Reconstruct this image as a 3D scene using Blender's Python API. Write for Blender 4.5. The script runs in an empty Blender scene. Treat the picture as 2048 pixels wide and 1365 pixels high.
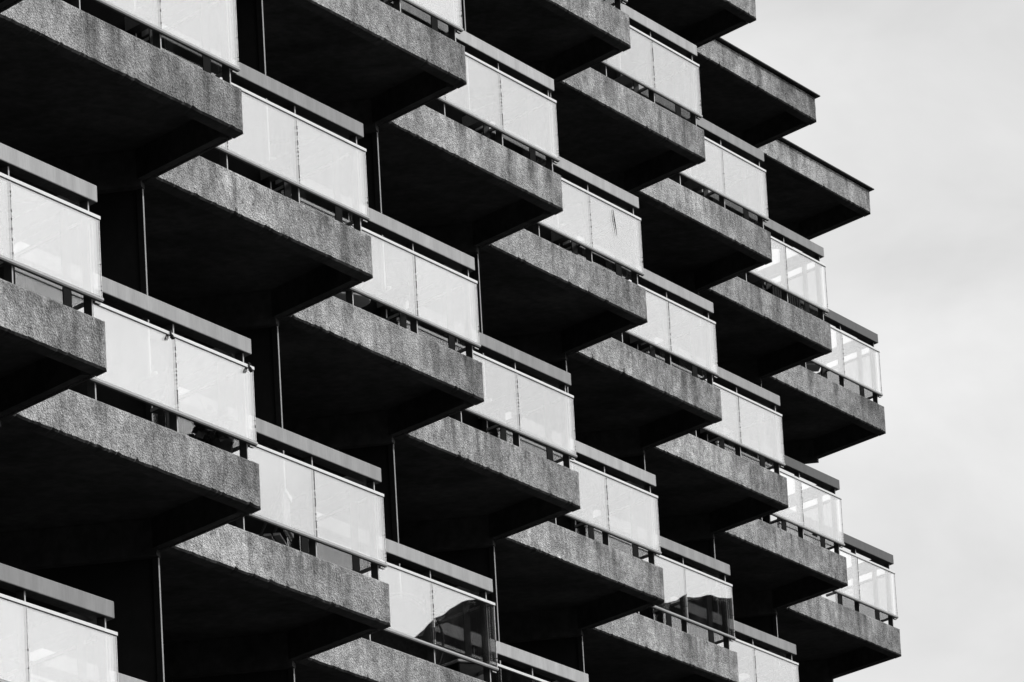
import bpy, bmesh, math, random
import numpy as np
from mathutils import Vector, Matrix, noise

rnd = random.Random(7)
scene = bpy.context.scene
COL = scene.collection

# ------------------------------------------------------------------ camera
GROUND_DROP = 15.4            # storey datum above the ground
YAW, PITCH, ROLL = 1.13891541, 0.245891516, -0.0561944002
CAM = Vector((-38.8109322, -20.8130275, -13.7850165 + GROUND_DROP))
fwd = Vector((math.sin(YAW) * math.cos(PITCH), math.cos(YAW) * math.cos(PITCH), math.sin(PITCH)))
r0 = Vector((math.cos(YAW), -math.sin(YAW), 0))
u0 = r0.cross(fwd)
rt = r0 * math.cos(ROLL) + u0 * math.sin(ROLL)
up = -r0 * math.sin(ROLL) + u0 * math.cos(ROLL)
cd = bpy.data.cameras.new("camera")
cam = bpy.data.objects.new("camera", cd)
COL.objects.link(cam)
cam.matrix_world = Matrix(((rt.x, up.x, -fwd.x, CAM.x), (rt.y, up.y, -fwd.y, CAM.y), (rt.z, up.z, -fwd.z, CAM.z), (0, 0, 0, 1)))
cd.sensor_width = 36
cd.lens = 13849.8189 / 2048 * 36
cd.clip_start = 0.5
cd.clip_end = 6000
scene.camera = cam

# ------------------------------------------------------------------ sky and sun
SUN = Vector((0.52, -0.70, 0.60)).normalized()
elev = math.asin(SUN.z)
azim = math.atan2(SUN.x, SUN.y)
world = bpy.data.worlds.new("World")
scene.world = world
world.use_nodes = True
wn, wl = world.node_tree.nodes, world.node_tree.links
wn.clear()
wo = wn.new("ShaderNodeOutputWorld")
bg = wn.new("ShaderNodeBackground")
sky = wn.new("ShaderNodeTexSky")
sky.sky_type = 'NISHITA'
sky.sun_disc = False
sky.sun_elevation = elev
sky.sun_rotation = azim
sky.dust_density = 3.0
sky.air_density = 1.0
bw = wn.new("ShaderNodeRGBToBW")
tc = wn.new("ShaderNodeTexCoord")
mp = wn.new("ShaderNodeMapping")
mp.inputs['Scale'].default_value = (13.0, 13.0, 26.0)
mp.inputs['Location'].default_value = (2.2, 7.7, 2.8)
cl = wn.new("ShaderNodeTexNoise")
cl.inputs['Scale'].default_value = 1.0
cl.inputs['Detail'].default_value = 6.0
cl.inputs['Roughness'].default_value = 0.52
cl.inputs['Distortion'].default_value = 0.4
mr = wn.new("ShaderNodeMapRange")
mr.inputs['From Min'].default_value = 0.34
mr.inputs['From Max'].default_value = 0.72
mr.inputs['To Min'].default_value = 0.0
mr.inputs['To Max'].default_value = 1.0
mr.clamp = True
# thin bright cloud veil over the blue, seen in black and white
veil = wn.new("ShaderNodeMix"); veil.data_type = 'FLOAT'
veil.inputs['A'].default_value = 0.0
cadd = wn.new("ShaderNodeMath"); cadd.operation = 'MULTIPLY_ADD'
cadd.inputs[1].default_value = 2.4
cadd.inputs[2].default_value = 4.1
sadd = wn.new("ShaderNodeMath"); sadd.operation = 'MULTIPLY_ADD'
sadd.inputs[1].default_value = 0.85
wl.new(tc.outputs['Generated'], mp.inputs['Vector'])
wl.new(mp.outputs['Vector'], cl.inputs['Vector'])
wl.new(cl.outputs['Fac'], mr.inputs['Value'])
wl.new(sky.outputs['Color'], bw.inputs['Color'])
wl.new(mr.outputs['Result'], cadd.inputs[0])
wl.new(bw.outputs['Val'], sadd.inputs[0])
wl.new(cadd.outputs['Value'], sadd.inputs[2])
wl.new(sadd.outputs['Value'], bg.inputs['Color'])
bg.inputs['Strength'].default_value = 0.10
wl.new(bg.outputs['Background'], wo.inputs['Surface'])

sd = bpy.data.lights.new("sun", 'SUN')
sd.energy = 2.6
sd.angle = math.radians(1.5)
sd.color = (1, 1, 1)
sun = bpy.data.objects.new("sun", sd)
COL.objects.link(sun)
sun.rotation_euler = (-SUN).to_track_quat('-Z', 'Y').to_euler()

vs = scene.view_settings
vs.view_transform = 'Standard'
vs.look = 'None'
vs.gamma = 1.0
vs.exposure = 0.0
vs.use_curve_mapping = False
scene.render.engine = 'CYCLES'
scene.cycles.max_bounces = 10
scene.cycles.transparent_max_bounces = 24
scene.cycles.glossy_bounces = 5

# ------------------------------------------------------------------ materials
def grey(v):
    return (v, v, v, 1)

class NT:
    def __init__(s, name):
        s.m = bpy.data.materials.new(name)
        s.m.use_nodes = True
        s.n, s.l = s.m.node_tree.nodes, s.m.node_tree.links
        s.n.clear()
        s.out = s.n.new("ShaderNodeOutputMaterial")
    def add(s, t, **k):
        x = s.n.new(t)
        for a, b in k.items():
            if hasattr(x, a):
                setattr(x, a, b)
            else:
                x.inputs[a].default_value = b
        return x
    def math(s, op, a, b=None, c=None, clamp=False):
        x = s.n.new("ShaderNodeMath"); x.operation = op; x.use_clamp = clamp
        for i, v in enumerate((a, b, c)):
            if v is None: continue
            if isinstance(v, (int, float)): x.inputs[i].default_value = v
            else: s.l.new(v, x.inputs[i])
        return x.outputs[0]
    def link(s, a, b): s.l.new(a, b)
    def coords(s, spread=60.0):
        """object coordinates, shifted by a per-object random so repeats differ"""
        t = s.add("ShaderNodeTexCoord"); oi = s.add("ShaderNodeObjectInfo")
        cx = s.add("ShaderNodeCombineXYZ")
        k = s.math('MULTIPLY', oi.outputs['Random'], spread)
        k2 = s.math('MULTIPLY', oi.outputs['Random'], spread * 7.3)
        s.link(k, cx.inputs[0]); s.link(k2, cx.inputs[1])
        va = s.add("ShaderNodeVectorMath", operation='ADD')
        s.link(t.outputs['Object'], va.inputs[0]); s.link(cx.outputs[0], va.inputs[1])
        return va.outputs[0], t.outputs['Object'], oi.outputs['Random']
    def noise(s, vec, scale, detail=4, rough=.55, sc=None, dist=0):
        if sc:
            mp = s.add("ShaderNodeMapping"); mp.inputs['Scale'].default_value = sc
            s.link(vec, mp.inputs['Vector']); vec = mp.outputs[0]
        x = s.add("ShaderNodeTexNoise"); x.inputs['Scale'].default_value = scale
        x.inputs['Detail'].default_value = detail; x.inputs['Roughness'].default_value = rough
        x.inputs['Distortion'].default_value = dist
        s.link(vec, x.inputs['Vector']); return x.outputs['Fac']
    def rng(s, v, a, b, c, d, clamp=True):
        x = s.add("ShaderNodeMapRange"); x.clamp = clamp
        for n, k in zip(('From Min', 'From Max', 'To Min', 'To Max'), (a, b, c, d)): x.inputs[n].default_value = k
        s.link(v, x.inputs['Value']); return x.outputs['Result']
    def principled(s, base, rough=.8, metallic=0.0, spec=.3, bump=None, bstr=.5, bdist=.01):
        p = s.add("ShaderNodeBsdfPrincipled")
        if isinstance(base, (int, float)): p.inputs['Base Color'].default_value = grey(base)
        else: s.link(base, p.inputs['Base Color'])
        if isinstance(rough, (int, float)): p.inputs['Roughness'].default_value = rough
        else: s.link(rough, p.inputs['Roughness'])
        p.inputs['Metallic'].default_value = metallic
        p.inputs['Specular IOR Level'].default_value = spec
        if bump is not None:
            b = s.add("ShaderNodeBump"); b.inputs['Strength'].default_value = bstr; b.inputs['Distance'].default_value = bdist
            s.link(bump, b.inputs['Height']); s.link(b.outputs[0], p.inputs['Normal'])
        s.link(p.outputs[0], s.out.inputs['Surface'])
        return p

M = {}
def concrete():
    t = NT("washed_aggregate_concrete")
    v, raw, rn = t.coords()
    sep = t.add("ShaderNodeSeparateXYZ"); t.link(raw, sep.inputs[0])
    vor = t.add("ShaderNodeTexVoronoi"); vor.inputs['Scale'].default_value = 62
    t.link(v, vor.inputs['Vector'])
    peb = t.rng(vor.outputs['Distance'], 0.1, 0.7, 1.0, 0.0)
    fine = t.noise(v, 120, 3, .65)
    mid = t.noise(v, 48, 4, .65)
    patch = t.noise(v, 5.5, 4, .6)
    blot = t.noise(v, 1.1, 4, .6)
    low = t.rng(sep.outputs[2], -.05, .36, .3, 1.0)        # rain staining runs down from the top edge
    left = t.rng(sep.outputs[0], -3.6, -2.2, 0.3, 1.0)     # bright halo put into the colour: stains fade towards this end
    far = t.math('MULTIPLY', t.rng(sep.outputs[0], -2.2, .0, 0.0, .46), t.rng(t.noise(v, 2.2, 4, .6), .36, .62, .25, 1.0))   # halo falloff put into the colour, with patchy stain towards the right corner
    streak = t.rng(t.noise(v, 1.0, 5, .62, sc=(4.2, 4.2, .8)), .47, .64, 0, 1)
    streak = t.math('MULTIPLY', t.math('MULTIPLY', streak, low), left)
    drip = t.rng(t.noise(v, 1.0, 3, .5, sc=(26.0, 26.0, .8)), .58, .74, 0, 1)
    drip = t.math('MULTIPLY', t.math('MULTIPLY', drip, low), left)
    post = None                                            # rust and rain runs below the foot of each post
    for xp, wd in ((-.09, .05), (-1.13, .06), (-2.33, .06), (-3.38, .04)):
        dx = t.math('ABSOLUTE', t.math('SUBTRACT', sep.outputs[0], xp))
        k = t.rng(dx, 0, wd, 1.0, 0.0)
        post = k if post is None else t.math('MAXIMUM', post, k)
    post = t.math('MULTIPLY', t.math('MULTIPLY', post, low), t.rng(t.noise(v, 1.0, 4, .6, sc=(9, 9, 1.6)), .42, .62, 0, 1))
    pit = t.rng(t.noise(v, 33, 3, .7), .57, .68, 0, 1)     # black lichen pits, gathered in the stained patches
    pitm = t.math('MULTIPLY', pit, t.rng(patch, .42, .60, .10, 1.0))
    a = t.math('MULTIPLY_ADD', peb, .12, .32)
    lump = t.noise(v, 17, 4, .65)
    a = t.math('MULTIPLY', a, t.rng(lump, .3, .7, .74, 1.26))
    a = t.math('MULTIPLY', a, t.rng(fine, .3, .7, .78, 1.22))
    a = t.math('MULTIPLY', a, t.rng(mid, .3, .7, .58, 1.34))
    a = t.math('MULTIPLY', a, t.rng(blot, .3, .7, .8, 1.2))
    a = t.math('MULTIPLY', a, t.rng(patch, .3, .7, 1.3, .68))
    a = t.math('MULTIPLY', a, t.math('MULTIPLY_ADD', streak, -.62, 1.0))
    a = t.math('MULTIPLY', a, t.math('MULTIPLY_ADD', drip, -.38, 1.0))
    a = t.math('MULTIPLY', a, t.math('MULTIPLY_ADD', pitm, -.8, 1.0))
    a = t.math('MULTIPLY', a, t.math('MULTIPLY_ADD', post, -.45, 1.0))
    a = t.math('MULTIPLY', a, t.math('SUBTRACT', 1.0, far))
    a = t.math('MULTIPLY', a, t.rng(rn, 0, 1, .86, 1.14))
    cb = t.add("ShaderNodeCombineXYZ")
    for i in range(3): t.link(a, cb.inputs[i])
    h = t.math('ADD', t.math('MULTIPLY', peb, .8), t.math('MULTIPLY', fine, .5))
    t.principled(cb.outputs[0], .92, spec=.12, bump=h, bstr=.85, bdist=.012)
    return t.m
def plain(name, base, rough, var=.15, sc=3.0, metallic=0, spec=.3, stretch=None, bstr=.0, tone=None):
    t = NT(name)
    v, raw, rn = t.coords()
    n = t.noise(v, sc, 5, .6, sc=stretch)
    n2 = t.noise(v, sc * 9, 3, .6, sc=stretch)
    a = t.math('MULTIPLY', t.rng(n, .3, .7, base * (1 - var), base * (1 + var)), t.rng(n2, .3, .7, 1 - var * .6, 1 + var * .6))
    if tone: a = t.math('MULTIPLY', a, t.rng(rn, 0, 1, *tone))
    cb = t.add("ShaderNodeCombineXYZ")
    for i in range(3): t.link(a, cb.inputs[i])
    ro = t.rng(n2, .3, .7, max(.02, rough - .08), min(1, rough + .08))
    t.principled(cb.outputs[0], ro, metallic, spec, bump=n2 if bstr else None, bstr=bstr, bdist=.003)
    return t.m
def glass():
    t = NT("coated_balustrade_glass")
    v, raw, rn = t.coords()
    wob = t.noise(v, 1.5, 1, .4)
    b = t.add("ShaderNodeBump"); b.inputs['Strength'].default_value = .06; b.inputs['Distance'].default_value = .02
    t.link(wob, b.inputs['Height'])
    dirt = t.noise(v, 2.0, 4, .6, sc=(1.2, 1.2, .6))
    g = t.add("ShaderNodeBsdfGlossy"); g.inputs['Color'].default_value = grey(.97); g.inputs['Roughness'].default_value = 0.0
    t.link(b.outputs[0], g.inputs['Normal'])
    tr = t.add("ShaderNodeBsdfTransparent")
    tv = t.rng(dirt, .3, .7, .97, .93)
    cb = t.add("ShaderNodeCombineXYZ")
    for i in range(3): t.link(tv, cb.inputs[i])
    t.link(cb.outputs[0], tr.inputs['Color'])
    mx = t.add("ShaderNodeMixShader"); t.link(t.rng(rn, 0, 1, .375, .42), mx.inputs[0])
    t.link(tr.outputs[0], mx.inputs[1]); t.link(g.outputs[0], mx.inputs[2])
    df = t.add("ShaderNodeBsdfDiffuse"); df.inputs['Color'].default_value = grey(.6)
    m2 = t.add("ShaderNodeMixShader")
    t.link(t.rng(dirt, .45, .75, .0, .02), m2.inputs[0])
    t.link(mx.outputs[0], m2.inputs[1]); t.link(df.outputs[0], m2.inputs[2])
    t.link(m2.outputs[0], t.out.inputs['Surface'])
    return t.m
M['concrete'] = concrete()
M['soffit'] = plain("dark_soffit", .083, .95, .38, 1.3, spec=.05)  # low, mottled base tone for the slab undersides
M['rail'] = plain("weathered_aluminium_rail", .29, .5, .18, 1.0, spec=.3, stretch=(7, 7, 1.0), tone=(.62, 1.30))
M['rail_dark'] = plain("dark_aluminium_rail", .05, .5, .2, 2.0, spec=.3, stretch=(7, 7, 1.0))  # darker tone for a few rails at the right end
M['frame'] = plain("pale_aluminium_frame", .62, .45, .06, 3.0, spec=.4)
M['bar'] = plain("dark_steel_and_shaded_side", .035, .6, .2, 3.0, spec=.2)
M['lit_stile'] = plain("stile_lit_edge", .28, .5, .15, 4.0, spec=.3)
M['pale_lit'] = plain("pale_steel_and_lit_edge", .42, .5, .08, 4.0, spec=.3)
M['glass'] = glass()
M['sill'] = plain("dull_aluminium_sill", .36, .5, .08, 3.0, spec=.3)
M['seal'] = plain("pale_silicone_seal", .6, .6, .3, 40.0)
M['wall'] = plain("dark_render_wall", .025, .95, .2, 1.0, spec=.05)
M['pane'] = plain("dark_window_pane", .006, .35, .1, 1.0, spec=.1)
M['floor'] = plain("balcony_floor", .06, .9, .2, 2.0, spec=.1)
M['flash'] = plain("black_flashing_and_rail_shade", .012, .6, .2, 4.0, spec=.2)
M['roof'] = plain("roof_felt", .05, .9, .2, 2.0)
M['ground'] = plain("dark_lawn_and_asphalt", .045, .95, .35, .12, spec=.1)

# ------------------------------------------------------------------ mesh helpers
def new_obj(name, me, parent=None, mats=()):
    o = bpy.data.objects.new(name, me)
    COL.objects.link(o)
    if parent is not None: o.parent = parent
    return o
def mesh_from(name, verts, faces, mats, fm=None, smooth=False):
    me = bpy.data.meshes.new(name)
    me.from_pydata([tuple(v) for v in verts], [], faces)
    for m in mats: me.materials.append(m)
    if fm: me.polygons.foreach_set('material_index', fm)
    if smooth: me.polygons.foreach_set('use_smooth', [True] * len(me.polygons))
    me.update()
    return me
class MB:
    def __init__(s): s.v = []; s.f = []; s.m = []
    def prism(s, poly, z0, z1, mi=0, mtop=None, mbot=None):
        """poly: plan points, counter-clockwise from above"""
        n = len(poly); b = len(s.v)
        s.v += [(x, y, z0) for x, y in poly] + [(x, y, z1) for x, y in poly]
        s.f.append(tuple(b + i for i in reversed(range(n)))); s.m.append(mi if mbot is None else mbot)
        s.f.append(tuple(b + n + i for i in range(n))); s.m.append(mi if mtop is None else mtop)
        for i in range(n):
            j = (i + 1) % n
            s.f.append((b + i, b + j, b + n + j, b + n + i)); s.m.append(mi)
    def box(s, x0, x1, y0, y1, z0, z1, mi=0):
        s.prism([(x0, y0), (x1, y0), (x1, y1), (x0, y1)], z0, z1, mi)
    def tube(s, pts, r, n=8, mi=0):
        pts = [Vector(p) for p in pts]; b = len(s.v)
        for i, p in enumerate(pts):
            d = (pts[min(i + 1, len(pts) - 1)] - pts[max(i - 1, 0)]).normalized()
            a = d.orthogonal().normalized(); c = d.cross(a)
            rr = r[i] if isinstance(r, (list, tuple)) else r
            for k in range(n):
                t = 2 * math.pi * k / n
                s.v.append(tuple(p + a * rr * math.cos(t) + c * rr * math.sin(t)))
        for i in range(len(pts) - 1):
            for k in range(n):
                s.f.append((b + i * n + k, b + i * n + (k + 1) % n, b + (i + 1) * n + (k + 1) % n, b + (i + 1) * n + k)); s.m.append(mi)
        s.f.append(tuple(b + k for k in reversed(range(n)))); s.m.append(mi)
        e = b + (len(pts) - 1) * n
        s.f.append(tuple(e + k for k in range(n))); s.m.append(mi)
    def mesh(s, name, mats, smooth=False):
        return mesh_from(name, s.v, s.f, mats, s.m, smooth)
def bevel(me, w, seg=1):
    bm = bmesh.new(); bm.from_mesh(me)
    bmesh.ops.bevel(bm, geom=list(bm.edges), offset=w, segments=seg, affect='EDGES', clamp_overlap=True)
    bm.to_mesh(me); bm.free(); return me

# ------------------------------------------------------------------ plan of the building
W, D, EX, H = 3.59478784, 1.08779555, 0.673617443, 2.8
STEP = Vector((W + EX, D, 0))
E = Vector((EX, D, 0))                        # end of a balcony, front corner back to the next front
Q = Vector((-D, W + EX, 0)).normalized()      # party walls, square to the main line of the house
MAIN = STEP.normalized()
FIN = 1.13                                    # where the balcony end meets the wall, in lengths of E
LE = E.length
eu = E.normalized()
en = Vector((eu.y, -eu.x, 0))                 # outward normal of the end
SLAB = 0.34
def corner(b, f): return Vector((b * STEP.x, b * STEP.y, GROUND_DROP + f * H))

# ------------------------------------------------------------------ ground
gme = mesh_from("ground", [(-900, -900, 0), (900, -900, 0), (900, 900, 0), (-900, 900, 0)], [(0, 1, 2, 3)], [M['ground']])
ground = new_obj("ground", gme)
ground["kind"] = "structure"

# ------------------------------------------------------------------ the apartment building
house = bpy.data.objects.new("apartment_building", None)
COL.objects.link(house)
house.location = (20, 8, 0)
house["label"] = "concrete apartment block with stepped rows of slab balconies and pale glass balustrades"
house["category"] = "building"
HOFF = Vector(house.location)

def put(name, me, loc, parent=house):
    o = new_obj(name, me, parent)
    o.location = loc - HOFF if parent is house else loc
    return o

def fascia_mesh(mb, seed, length=W, z1=SLAB, depth=.13, crop=True):
    """slab front as a swept section with a rough, chipped surface; x runs -length..0, skewed to the ends"""
    rs = random.Random(seed)
    sec = []                                  # (y, z, is_front, is_bottom)
    rr = .014
    sec += [(0, rr * .9 + (z1 - 2 * rr) * k / 7.0 + rr * .1, 1, 1 if k == 0 else 0) for k in range(8)]
    sec += [(rr, z1, 0, 0), (depth, z1, 0, 0), (depth, 0, 0, 0), (rr * 1.1, 0, 0, 1)]
    n = len(sec); st = 110; b = len(mb.v)
    off = rs.random() * 500
    chips = [(rs.uniform(-length, 0), rs.uniform(.008, .05), rs.uniform(.004, .016)) for _ in range(26)]
    for i in range(st + 1):
        x = -length + .004 + (length + .012) * i / st
        endk = 0
        if i == st: endk = .012
        for (y, z, fr, bt) in sec:
            xx = x + y * EX / D
            yy, zz = y, z
            if fr:
                nz = noise.noise(Vector((x * 9 + off, z * 9, 0))) + .8 * noise.noise(Vector((x * 38 + off, z * 38, 3)))
                yy += .0035 * nz
            if bt:
                zz += .004 * abs(noise.noise(Vector((x * 30 + off, 5, 1)))) + .002 * rs.random()
                for (cx, cw, ch) in chips:
                    dd = abs(x - cx) / cw
                    if dd < 1: zz += ch * (1 - dd) * (.6 + .4 * rs.random()); yy += ch * .5 * (1 - dd)
            if z == z1: zz += .0025 * noise.noise(Vector((x * 25 + off, 9, 1)))
            if endk:
                if fr: yy += endk
                xx += .002 * rs.random()
            mb.v.append((xx, yy, zz))
        if i:
            p = b + (i - 1) * n; q = b + i * n
            for k in range(n):
                j = (k + 1) % n
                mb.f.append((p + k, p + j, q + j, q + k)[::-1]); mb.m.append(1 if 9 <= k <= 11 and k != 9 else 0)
    mb.f.append(tuple(b + k for k in range(n))); mb.m.append(0)
    e0 = b + st * n
    mb.f.append(tuple(e0 + k for k in reversed(range(n)))); mb.m.append(0)

def on_end(t, inset=0.0, y0=0.0):
    """plan point at length t (m) along the end line, inset metres inwards"""
    p = eu * t - en * inset
    return (p.x, p.y)

BEND = FIN * LE
BACK = 3.2
def slab_mesh(seed, roof=False, party_low=.05):
    mb = MB()
    fascia_mesh(mb, seed, z1=.30 if roof else SLAB)
    zt = .30 if roof else SLAB
    # end beam: from behind the front to the wall
    t0 = .14 / D * LE
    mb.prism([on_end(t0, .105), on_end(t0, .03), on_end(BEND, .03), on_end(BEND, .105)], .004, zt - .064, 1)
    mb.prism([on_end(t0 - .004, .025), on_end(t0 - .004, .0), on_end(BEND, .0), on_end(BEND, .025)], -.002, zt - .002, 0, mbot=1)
    # floor plate with the recessed soffit; reaches back into the building
    bb = Vector((*on_end(BEND, .0), 0)); lb = bb - STEP
    pts = [Vector((-W + .006 + .14 * EX / D, .14, 0)), Vector((.14 * EX / D, .14, 0)) - Vector((.012, 0, 0)), bb - Vector((.012, 0, 0)), bb + Q * BACK - MAIN * .006,
           lb + Q * BACK + MAIN * .006, lb + MAIN * .006]
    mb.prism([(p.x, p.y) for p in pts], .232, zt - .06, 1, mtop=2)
    # beam over the party wall
    a = bb - MAIN * .002
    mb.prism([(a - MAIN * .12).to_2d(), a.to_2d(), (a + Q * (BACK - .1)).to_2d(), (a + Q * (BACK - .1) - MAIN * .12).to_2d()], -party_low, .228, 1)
    me = mb.mesh("balcony_slab", [M['concrete'], M['soffit'], M['floor'] if not roof else M['roof']])
    return me

# shared sub-part meshes -------------------------------------------------
GB, GT = .478, 1.062
YG = .03
def box_mesh(name, x0, x1, y0, y1, z0, z1, mat, bev=0):
    mb = MB(); mb.box(x0, x1, y0, y1, z0, z1)
    me = mb.mesh(name, [mat])
    return bevel(me, bev) if bev else me
PW = (W - .02) / 3
def rail_mesh(mat):
    mb = MB()
    a, hgt = .028, .12
    # mitred corner rail: front run and end run in one piece
    def off(y0):                               # corner of the line set back y0 from front and y0 from the end
        k = (y0 - (-(0) )) / 1.0
        # front line y=y0 ; end line offset inwards y0
        p = -en * y0
        t = (y0 - p.y) / eu.y
        q = p + eu * t
        return Vector((q.x, y0, 0))
    o, i = off(a), off(a + hgt)
    L0 = -W + .03 + a * EX / D
    eo, ei = Vector((*on_end(BEND - .03, a), 0)), Vector((*on_end(BEND - .03, a + hgt), 0))
    mb.prism([(L0, a), (o.x, o.y), (i.x, i.y), (L0 + hgt * EX / D, a + hgt)], 1.152, 1.267, 0, mbot=1)
    mb.prism([(o.x, o.y), (eo.x, eo.y), (ei.x, ei.y), (i.x, i.y)], 1.152, 1.267, 0, mbot=1)
    me = mb.mesh("handrail", [mat, M['flash']])  # undersides near black: the rail's own shade put into the colour
    bm = bmesh.new(); bm.from_mesh(me)
    bmesh.ops.remove_doubles(bm, verts=bm.verts, dist=.0005)
    # drop the internal mitre faces
    seen = {}
    for f in list(bm.faces):
        key = tuple(sorted(v.index for v in f.verts))
        seen.setdefault(key, []).append(f)
    kill = [f for fs in seen.values() if len(fs) > 1 for f in fs]
    if kill: bmesh.ops.delete(bm, geom=kill, context='FACES')
    bmesh.ops.bevel(bm, geom=[e for e in bm.edges if e.is_manifold and e.calc_face_angle(0) > .3], offset=.004, segments=1, affect='EDGES')
    bm.to_mesh(me); bm.free()
    return me
RAIL = rail_mesh(M['rail'])
RAILD = rail_mesh(M['rail_dark'])
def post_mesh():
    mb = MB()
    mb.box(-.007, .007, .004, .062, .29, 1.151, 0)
    mb.box(-.0075, .0075, 0, .0035, .29, 1.151, 1)  # dark sides, pale front strip: shade and sunlight put into the colour
    return mb.mesh("post", [M['bar'], M['pale_lit']])
POST = post_mesh()
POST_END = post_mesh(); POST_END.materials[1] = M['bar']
GLASS = box_mesh("glass_panel", -PW / 2 + .003, PW / 2 - .003, 0, .01, GB + .026, GT - .022, M['glass'])
END0, END1 = YG / D * LE + .02, BEND - .03
GLASS_END = box_mesh("end_glass_panel", 0, END1 - END0, 0, .01, GB + .026, GT - .022, M['glass'])
def frame_mesh(L):
    mb = MB()
    mb.box(-L, 0, -.006, .022, GT - .022, GT, 0)
    b = len(mb.v)                                  # bottom channel with a rounded lower lip
    sec = [(-.006, GB + .026), (-.006, GB + .012), (.002, GB + .003), (.012, GB), (.022, GB), (.022, GB + .026)]
    for x in (-L, 0): mb.v += [(x, y, z) for y, z in sec]
    for k in range(6):
        j = (k + 1) % 6
        mb.f.append((b + k, b + j, b + 6 + j, b + 6 + k)); mb.m.append(1 if k in (2, 3) else 2)  # underside of the lip coloured dark to stand for its shade
    mb.f.append(tuple(b + k for k in reversed(range(6)))); mb.m.append(2)
    mb.f.append(tuple(b + 6 + k for k in range(6))); mb.m.append(2)
    mb.box(-L, 0, -.002, .018, GT - .0275, GT - .0225, 1)
    mb.box(-L, 0, -.0025, .018, GB + .0265, GB + .0295, 1)
    return mb.mesh("panel_frame", [M['frame'], M['bar'], M['sill']])
FRAME = frame_mesh(W - .02)
FRAME_END = frame_mesh(END1 - END0)
def seal_mesh(seed, pd):
    mb = MB(); r = random.Random(seed); z = GB + .03
    while z < GT - .03:
        h = r.uniform(.005, .022)
        mb.box(-.0022 - r.random() * .0022, .0022 + r.random() * .0022, -.001, .009, z, min(z + h, GT - .028), 1 if r.random() < pd else 0)
        z += h + .0003
    return mb.mesh("panel_seal", [M['seal'], M['bar']])
SEALS = [seal_mesh(k, (.15, .45, .85, .3, .6)[k]) for k in range(5)]
SEAL_END = [seal_mesh(10 + k, .06) for k in range(2)]
def bracket_mesh():
    mb = MB(); mb.box(-.0, .075, .02, .04, GB - .014, GB - .004, 0); mb.box(-.0, .075, .016, .0195, GB - .0145, GB - .005, 1); return mb.mesh("bracket", [M['bar'], M['pale_lit']])
BRACKET = bracket_mesh()

end_rot = math.atan2(eu.y, eu.x)
def balcony(b, f, dark=False):
    c = corner(b, f)
    o = put("balcony", slab_mesh(b * 31 + f * 7 + 1000), c)
    hr = put("handrail", RAILD if dark else RAIL, Vector((.030 + rnd.uniform(-.004, .004), 0, rnd.uniform(-.004, .004))), o)
    hr.rotation_euler = (0, math.radians(rnd.uniform(-.08, .08)), 0)
    x1 = .024 + YG * EX / D
    fr = put("panel_frame", FRAME, Vector((x1, YG, 0)), o)
    for k in range(3):
        put("glass_panel", GLASS, Vector((x1 - PW * (k + .5), YG + .002, 0)), o)
    for k in (0, 1, 2, 3):
        x = (-.012, -PW, -2 * PW, -3 * PW + .02)[k] + x1
        if k < 3: put("panel_seal", rnd.choice(SEALS) if k else rnd.choice(SEAL_END), Vector((x, YG + .001, 0)), o)
    for x in (-.085, -PW + .045, -2 * PW + .045, -3.40):
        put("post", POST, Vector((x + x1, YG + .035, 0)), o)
    put("bracket", BRACKET, Vector((x1 - .08, YG, 0)), o)
    # end return
    p0 = eu * END0 - en * .03
    p1 = eu * END1 - en * .03
    g = put("glass_panel", GLASS_END, p0, o); g.rotation_euler.z = end_rot
    g = put("panel_frame", FRAME_END, p1, o); g.rotation_euler.z = end_rot
    for t in (.30, 1.05):
        q = eu * t - en * .075
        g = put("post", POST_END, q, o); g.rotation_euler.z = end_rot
    return o

def roof_slab(b, f):
    c = corner(b, f)
    o = put("roof_slab", slab_mesh(b * 31 + f * 7 + 1000, roof=True), c)
    mb = MB()
    pf = [(-W + .02, -.055), (.03, -.055), (.055 + BEND * eu.x, BEND * eu.y), (.0 + BEND * eu.x - .2, BEND * eu.y), (-.14, .12), (-W + .12, .12)]
    mb.prism(pf, .304, .316)
    put("roof_flashing", mb.mesh("roof_flashing", [M['flash']]), Vector((0, 0, 0)), o)
    return o

RANGES = {-2: range(-1, 5), -1: range(-1, 8), 0: range(-1, 10), 1: range(0, 10), 2: range(2, 10), 3: range(4, 8)}
BAL = {}
for f, rg in RANGES.items():
    for b in rg:
        dark = (b, f) in ((9, 2), (9, 1), (8, 1), (9, 0))
        BAL[b, f] = balcony(b, f, dark)
for b in (8, 9):
    BAL[b, 3] = roof_slab(b, 3)
for b in (6, 7):
    BAL[b, 4] = balcony(b, 4)

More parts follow.
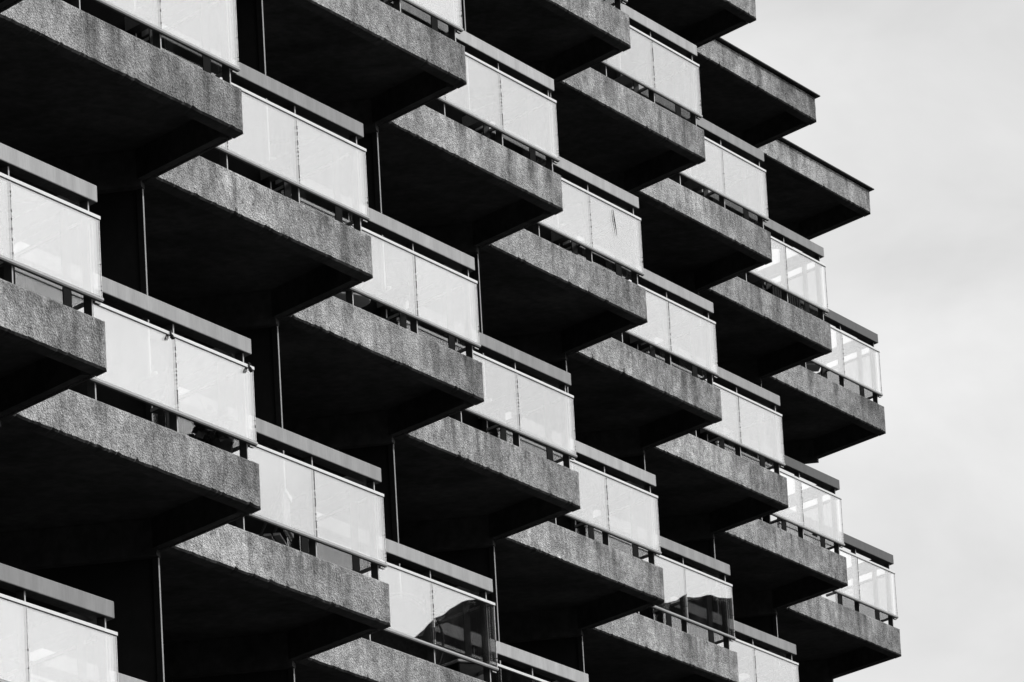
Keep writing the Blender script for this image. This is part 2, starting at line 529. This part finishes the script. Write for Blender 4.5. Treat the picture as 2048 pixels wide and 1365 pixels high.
# walls between the flats, door frames and window walls -------------------
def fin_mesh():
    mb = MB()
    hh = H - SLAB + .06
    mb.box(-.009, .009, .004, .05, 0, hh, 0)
    mb.box(-.0095, .0095, 0, .0035, 0, hh, 1)  # sunlit front edge painted as a paler strip on a shade-dark body
    return mb.mesh("door_frame", [M['bar'], M['lit_stile']])
FINM = fin_mesh()
HANDLE = bevel(box_mesh("door_handle", -.012, .012, -.05, 0, -.05, .05, M['pale_lit']), .006)
def party_mesh(z0, z1):
    mb = MB()
    a = MAIN * 0
    mb.prism([(-MAIN * .01).to_2d(), (MAIN * .02).to_2d(), (Q * 7 + MAIN * .06).to_2d(), (Q * 7 - MAIN * .06).to_2d()], z0, z1)
    return mb.mesh("party_wall", [M['wall']])
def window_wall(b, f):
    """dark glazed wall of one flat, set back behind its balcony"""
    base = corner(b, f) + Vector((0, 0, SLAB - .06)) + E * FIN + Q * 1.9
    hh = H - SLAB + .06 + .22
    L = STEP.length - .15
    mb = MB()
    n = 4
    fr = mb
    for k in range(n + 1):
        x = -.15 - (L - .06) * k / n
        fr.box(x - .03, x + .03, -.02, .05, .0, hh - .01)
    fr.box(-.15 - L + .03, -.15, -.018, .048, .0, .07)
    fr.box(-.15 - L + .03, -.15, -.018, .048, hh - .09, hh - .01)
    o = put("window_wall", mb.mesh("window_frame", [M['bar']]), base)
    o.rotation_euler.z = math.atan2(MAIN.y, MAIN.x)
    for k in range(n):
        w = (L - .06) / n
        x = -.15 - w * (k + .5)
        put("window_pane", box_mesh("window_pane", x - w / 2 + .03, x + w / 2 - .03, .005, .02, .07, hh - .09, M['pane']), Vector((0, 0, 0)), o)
for f, rg in RANGES.items():
    for b in rg:
        top = f + 1 if True else f
        if (b, f + 1) not in BAL and not (b <= 7): continue
        if b != 9 and (b, f) != (0, -2):
            loc = corner(b, f) + E * FIN + Vector((0, 0, SLAB - .06))
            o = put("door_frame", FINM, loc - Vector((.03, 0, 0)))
            h = put("door_handle", HANDLE, Vector((.0, -.005, 1.02)), o)
        if b < 9: window_wall(b, f)
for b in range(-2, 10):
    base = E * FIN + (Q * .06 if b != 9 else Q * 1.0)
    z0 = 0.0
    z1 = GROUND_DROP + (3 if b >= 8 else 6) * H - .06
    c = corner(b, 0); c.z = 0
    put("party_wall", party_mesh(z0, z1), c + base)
# back of the rooms and roof of the tall part
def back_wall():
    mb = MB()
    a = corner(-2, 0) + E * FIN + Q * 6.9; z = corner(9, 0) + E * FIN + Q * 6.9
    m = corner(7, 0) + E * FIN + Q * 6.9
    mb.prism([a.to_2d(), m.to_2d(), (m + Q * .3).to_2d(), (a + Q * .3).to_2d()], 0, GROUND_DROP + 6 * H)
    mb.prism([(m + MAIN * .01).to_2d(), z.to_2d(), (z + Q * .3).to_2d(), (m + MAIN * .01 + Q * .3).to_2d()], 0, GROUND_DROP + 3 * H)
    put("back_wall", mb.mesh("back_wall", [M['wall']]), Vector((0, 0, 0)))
    mb = MB()
    f0 = corner(7, 0) + E * FIN + Q * 3.1; f1 = corner(9, 0) + E * FIN + Q * 3.1
    mb.prism([f0.to_2d(), f1.to_2d(), (f1 + Q * 3.8).to_2d(), (f0 + Q * 3.8).to_2d()], GROUND_DROP + 3 * H + .02, GROUND_DROP + 3 * H + .28)
    put("roof", mb.mesh("roof", [M['roof']]), Vector((0, 0, 0)))
back_wall()

# ------------------------------------------------------------------ things on the balconies
M['pale_wood'] = plain("pale_slat_wood", .42, .6, .15, 6.0, spec=.2, stretch=(1, 1, .3))
M['dark_cloth'] = plain("dark_cushion_cloth", .03, .95, .25, 9.0, spec=.05)
M['wicker'] = plain("dark_wicker", .035, .8, .3, 30.0, spec=.15)
M['tube'] = plain("pale_steel_tube", .55, .35, .05, 4.0, spec=.4)
M['white'] = plain("white_enamel", .7, .4, .05, 4.0, spec=.4)
M['pot'] = plain("dark_clay_pot", .03, .8, .2, 8.0, spec=.1)
M['leaf'] = plain("dark_leaf", .05, .6, .4, 3.0, spec=.25)
M['bark'] = plain("bark", .06, .95, .4, 5.0, spec=.05, stretch=(1, 1, .2))
M['black'] = plain("black_plastic", .012, .5, .1, 4.0, spec=.3)
FL = SLAB - .06

def thing(name, label, cat, loc, rz=0.0, group=None):
    o = bpy.data.objects.new(name, None)
    COL.objects.link(o)
    o.location = loc; o.rotation_euler.z = rz
    o["label"] = label; o["category"] = cat
    if group: o["group"] = group
    return o
def at(b, f, x, y, z=FL): return corner(b, f) + Vector((x, y, z))

def folding_chair(label, loc, rz):
    t = thing("folding_chair", label, "chair", loc, rz, "folding chairs on the balconies")
    for k in range(5):
        x = -.17 + .085 * k
        mb = MB(); mb.prism([(x - .018, .18), (x + .018, .18), (x + .018, .195), (x - .018, .195)], .47, .84)
        new_obj("back_slat", mb.mesh("back_slat", [M['pale_wood']]), t)
    mb = MB(); mb.box(-.21, .21, .196, .212, .50, .54); mb.box(-.21, .21, .196, .212, .78, .82)
    new_obj("backrest", mb.mesh("backrest", [M['pale_wood']]), t)
    for k in range(5):
        y = -.2 + .075 * k
        mb = MB(); mb.box(-.2, .2, y, y + .055, .44, .458)
        new_obj("seat_slat", mb.mesh("seat_slat", [M['pale_wood']]), t)
    for sx in (-1, 1):
        for (ya, yb, zb) in ((-.22, .2, .84), (.22, -.18, .44)):
            mb = MB(); xx = sx * (.215 if ya < 0 else .228)
            mb.tube([(xx, ya, 0.0), (xx, yb, zb)], .011, 8)
            new_obj("leg", mb.mesh("leg", [M['bar']]), t)
    return t

folding_chair("slatted folding chair low on the balcony just left of the dark mirrored pane", at(2, -1, -.42, .86), math.radians(200))
folding_chair("slatted folding chair against the sky on the rightmost balcony directly below the roof", at(9, 2, -1.0, .62), math.radians(120))

# round side table
t = thing("side_table", "low round pale topped table behind the balustrade just left of the photo's centre", "table", at(3, 0, -1.72, .52))
mb = MB(); n = 28
mb.prism([(.30 * math.cos(2 * math.pi * k / n), .30 * math.sin(2 * math.pi * k / n)) for k in range(n)], .30, .318)
new_obj("table_top", bevel(mb.mesh("table_top", [M['white']]), .004), t)
mb = MB(); mb.tube([(0, 0, .02), (0, 0, .30)], .02, 10); new_obj("stem", mb.mesh("stem", [M['tube']]), t)
mb = MB(); mb.prism([(.18 * math.cos(2 * math.pi * k / n), .18 * math.sin(2 * math.pi * k / n)) for k in range(n)], .0, .02)
new_obj("base", mb.mesh("base", [M['black']]), t)

# potted plant
def leaf_quads(mb, centre, count, spread, size, rs, droop=0.0, mi=0, solid=None):
    for _ in range(count):
        while True:
            p = Vector((rs.uniform(-1, 1), rs.uniform(-1, 1), rs.uniform(-1, 1)))
            if solid:
                if math.hypot(p.x, p.y) ** 6 + abs(p.z) ** 6 <= 1: break
            elif p.length <= 1: break
        c = Vector(centre) + Vector((p.x * spread[0], p.y * spread[1], p.z * spread[2]))
        a = Vector((rs.gauss(0, 1), rs.gauss(0, 1), rs.gauss(0, .6) - droop)).normalized()
        b = a.orthogonal().normalized(); b.rotate(Matrix.Rotation(rs.uniform(0, 6.28), 3, a))
        sz = size * rs.uniform(.6, 1.3); k = len(mb.v)
        mb.v += [tuple(c), tuple(c + a * sz * .5 + b * sz * .3), tuple(c + a * sz), tuple(c + a * sz * .5 - b * sz * .3)]
        mb.f.append((k, k + 1, k + 2, k + 3)); mb.m.append(mi)
rs = random.Random(11)
t = thing("potted_plant", "dark leafy potted plant in the gap below the left-side glass that carries two clip lamps", "plant", at(1, -1, -.07, .29))
mb = MB(); n = 20
rad = [(.0, .08), (.22, .11), (.25, .115), (.25, .10), (.2, .095)]
b0 = len(mb.v)
for z, r in rad: mb.v += [(r * math.cos(2 * math.pi * k / n), r * math.sin(2 * math.pi * k / n), z) for k in range(n)]
for i in range(len(rad) - 1):
    for k in range(n): mb.f.append((i * n + k, i * n + (k + 1) % n, (i + 1) * n + (k + 1) % n, (i + 1) * n + k)); mb.m.append(0)
mb.f.append(tuple(reversed(range(n)))); mb.m.append(0)
mb.f.append(tuple(4 * n + k for k in range(n))); mb.m.append(0)
new_obj("pot", mb.mesh("pot", [M['pot']], True), t)
mb = MB()
for k in range(7):
    a = k * .9
    mb.tube([(0, 0, .2), (.05 * math.cos(a), .05 * math.sin(a), .36), (.16 * math.cos(a), .12 * math.sin(a), .5 + .05 * math.sin(3 * a))], .004, 5)
new_obj("stem", mb.mesh("stem", [M['leaf']]), t)
mb = MB(); leaf_quads(mb, (.02, .04, .33), 330, (.20, .14, .15), .085, rs, .5); leaf_quads(mb, (-.22, -.08, .3), 22, (.06, .05, .06), .06, rs, .8)
new_obj("foliage", mb.mesh("foliage", [M['leaf']]), t)

# hanging lounge chair and storage box behind the glass with the tree's reflection
t = thing("egg_chair", "dark wicker egg chair behind the glass that mirrors a dark roof", "chair", at(3, -1, -.30, .72), math.radians(-35))
mb = MB(); nu, nv = 24, 12
for i in range(nv + 1):
    ph = -math.pi / 2 + math.pi * .96 * i / nv
    for k in range(nu):
        th = math.pi * (.12 + .76 * 1.0) * (k / (nu - 1)) + math.pi * .06
        mb.v.append((.36 * math.cos(ph) * math.cos(th), .34 * math.cos(ph) * math.sin(th) + .02, .52 + .37 * math.sin(ph)))
for i in range(nv):
    for k in range(nu - 1): mb.f.append((i * nu + k, i * nu + k + 1, (i + 1) * nu + k + 1, (i + 1) * nu + k)); mb.m.append(0)
me = mb.mesh("shell", [M['wicker']], True)
o = new_obj("shell", me, t); md = o.modifiers.new("thick", 'SOLIDIFY'); md.thickness = .025
mb = MB(); mb.tube([(.37 * math.cos(k * math.pi / 12 - math.pi / 2), .0, .52 + .385 * math.sin(k * math.pi / 12 - math.pi / 2)) for k in range(25)], .012, 8)
new_obj("rim", mb.mesh("rim", [M['bar']]), t)
mb = MB(); mb.tube([(0, .1, .02), (0, .1, .14)], .03, 10); mb.prism([(.3 * math.cos(2 * math.pi * k / 20), .1 + .3 * math.sin(2 * math.pi * k / 20)) for k in range(20)], 0, .02)
new_obj("base", mb.mesh("base", [M['black']]), t)
mb = MB(); mb.prism([(-.24, -.04), (.24, -.04), (.22, .26), (-.22, .26)], .20, .34)
new_obj("cushion", bevel(mb.mesh("cushion", [M['dark_cloth']]), .03, 2), t)
t = thing("storage_box", "pale storage box in the corner beside the dark egg chair", "box", at(3, -1, .10, .38), end_rot - math.pi / 2)
mb = MB(); mb.prism([(-.13, -.13), (.13, -.13), (.13, .13), (-.13, .13)], 0, .3)
new_obj("body", bevel(mb.mesh("body", [M['black']]), .01), t)
mb = MB(); mb.prism([(-.14, -.14), (.14, -.14), (.14, .14), (-.14, .14)], .301, .325)
new_obj("lid", bevel(mb.mesh("lid", [M['white']]), .005), t)

# slatted planter and boxes on the balcony below the upper right roof
t = thing("slatted_planter", "dark slatted planter trough low behind the right upper glass with sky showing", "planter", at(8, 2, -.28, .42))
mb = MB(); mb.box(-.42, .42, .012, .26, .02, .40); new_obj("trough", mb.mesh("trough", [M['black']]), t)
for k in range(12):
    mb = MB(); mb.box(-.42 + .07 * k, -.42 + .07 * k + .05, -.008, .01, .0, .44); new_obj("slat", mb.mesh("slat", [M['wicker']]), t)
t = thing("crate", "small dark crate left of the slatted planter on the right upper balcony", "crate", at(8, 2, -1.25, .45), .3)
mb = MB()
mb.box(-.2, .2, -.15, .15, 0, .015)
new_obj("bottom", mb.mesh("bottom", [M['bar']]), t)
for z in (.03, .12, .21):
    mb = MB(); mb.box(-.2, .2, -.15, -.135, z, z + .07); mb.box(-.2, .2, .135, .15, z, z + .07); mb.box(-.2, -.185, -.134, .134, z, z + .07); mb.box(.185, .2, -.134, .134, z, z + .07)
    new_obj("slat", mb.mesh("slat", [M['bar']]), t)

# clip lamps on the top edge of one balustrade, and a leaf stalk stuck to another pane
def clip_lamp(label, loc, tail):
    t = thing("clip_lamp", label, "lamp", loc, 0, "clip lamps on the balustrade")
    mb = MB(); mb.box(-.009, .009, -.016, -.0075, -.05, .004); mb.box(-.009, .009, -.016, .03, .0045, .011); mb.box(-.009, .009, .0235, .03, -.03, .004)
    new_obj("clip", bevel(mb.mesh("clip", [M['black']]), .002), t)
    mb = MB(); mb.tube([(0, -.0165, -.02), (0, -.024, -.04), (0, -.026, -.056)], [.006, .012, .013], 12); new_obj("lamp_head", mb.mesh("lamp_head", [M['black']], True), t)
    if tail:
        mb = MB(); mb.tube([(0, .0, .011), (.02, .0, .02), (.06, .0, .012), (.09, .01, -.012)], .002, 6); new_obj("cable", mb.mesh("cable", [M['black']]), t)
    return t
clip_lamp("small black clip lamp on the middle joint of the left-side glass with a plant below", at(1, -1, -1.235, YG, GT), 0)
clip_lamp("small black clip lamp at the right end of the left-side glass with a plant below", at(1, -1, -.045, YG, GT), 1.0)
mb = MB(); mb.tube([(0, 0, .0), (.022, -.001, -.10), (.045, .0, -.18), (.062, 0, -.26)], [.003, .006, .004, .001], 6)
o = new_obj("leaf_stalk", mb.mesh("leaf_stalk", [M['black']], True)); o.location = at(5, 1, -.63, YG - .006, 1.00)
o["label"] = "thin dark leaf stalk stuck to the glass in the middle of the photo"; o["category"] = "leaf"

# ------------------------------------------------------------------ the house opposite, seen mirrored in two lower panes
M['brick'] = plain("dark_brick", .025, .9, .25, 6.0, spec=.1)
M['tiles'] = plain("dark_slate", .008, .9, .3, 9.0, spec=.0)
ax = Vector((.90818004, -.41857975, 0)); lt = Vector((-.41857975, -.90818004, 0))
o0 = Vector((21.342, 5.439, 0)) + ax * 30
t = thing("opposite_house", "dark hip roofed house across the way, mirrored in two lower glass panes", "house", o0)
def hp(d, l, z): return tuple(ax * d + lt * l + Vector((0, 0, z)))
EV, RG = 17.6, 22.0
L0, L1, LR = -3.65, 12.6, 5.25
v = [hp(-6, L0, 0), hp(6, L0, 0), hp(6, L1, 0), hp(-6, L1, 0), hp(-6, L0, EV), hp(6, L0, EV), hp(6, L1, EV), hp(-6, L1, EV), hp(0, L0, RG - .35)]
new_obj("wall", mesh_from("wall", v, [(0, 1, 5, 8, 4), (1, 2, 6, 5), (2, 3, 7, 6), (3, 0, 4, 7)], [M['brick']]), t)
PROF = [(-3.69, 21.92), (-3.3, 21.96), (-2.95, 21.96), (-2.8, 21.89), (-1.5, 21.97), (0, 22.0), (3, 21.9), (5, 21.72), (6.02, 21.52), (6.3, 21.41), (6.6, 21.22),
        (6.83, 21.02), (7.4, 20.4), (8.5, 19.2), (10, 18.3), (12.9, 17.7)]      # ridge outline shaped for its mirror image, falling in a curved hip
v = []; fc = []
for l, z in PROF: v += [hp(-6.3, l, EV - .1), hp(-2.6, l, EV + (z - EV) * .66), hp(0, l, z), hp(2.6, l, EV + (z - EV) * .66), hp(6.3, l, EV - .1)]
for i in range(len(PROF) - 1):
    for k in range(4): fc.append((i * 5 + k, i * 5 + k + 1, i * 5 + k + 6, i * 5 + k + 5))
fc += [(0, 4, 3, 2, 1), tuple(len(v) - 5 + k for k in range(5))]
rf = new_obj("roof", mesh_from("roof", v, fc, [M['tiles']]), t)
for st in range(5):
    for k in range(5):
        l = -1.6 + k * 3.0; z = 2.0 + st * 3.1
        v = [hp(-6.02, l, z), hp(-6.02, l + 1.3, z), hp(-6.02, l + 1.3, z + 1.5), hp(-6.02, l, z + 1.5), hp(-5.9, l, z), hp(-5.9, l + 1.3, z), hp(-5.9, l + 1.3, z + 1.5), hp(-5.9, l, z + 1.5)]
        new_obj("window", mesh_from("window", v, [(0, 1, 2, 3), (4, 7, 6, 5), (0, 4, 5, 1), (1, 5, 6, 2), (2, 6, 7, 3), (3, 7, 4, 0)], [M['pane']]), t)
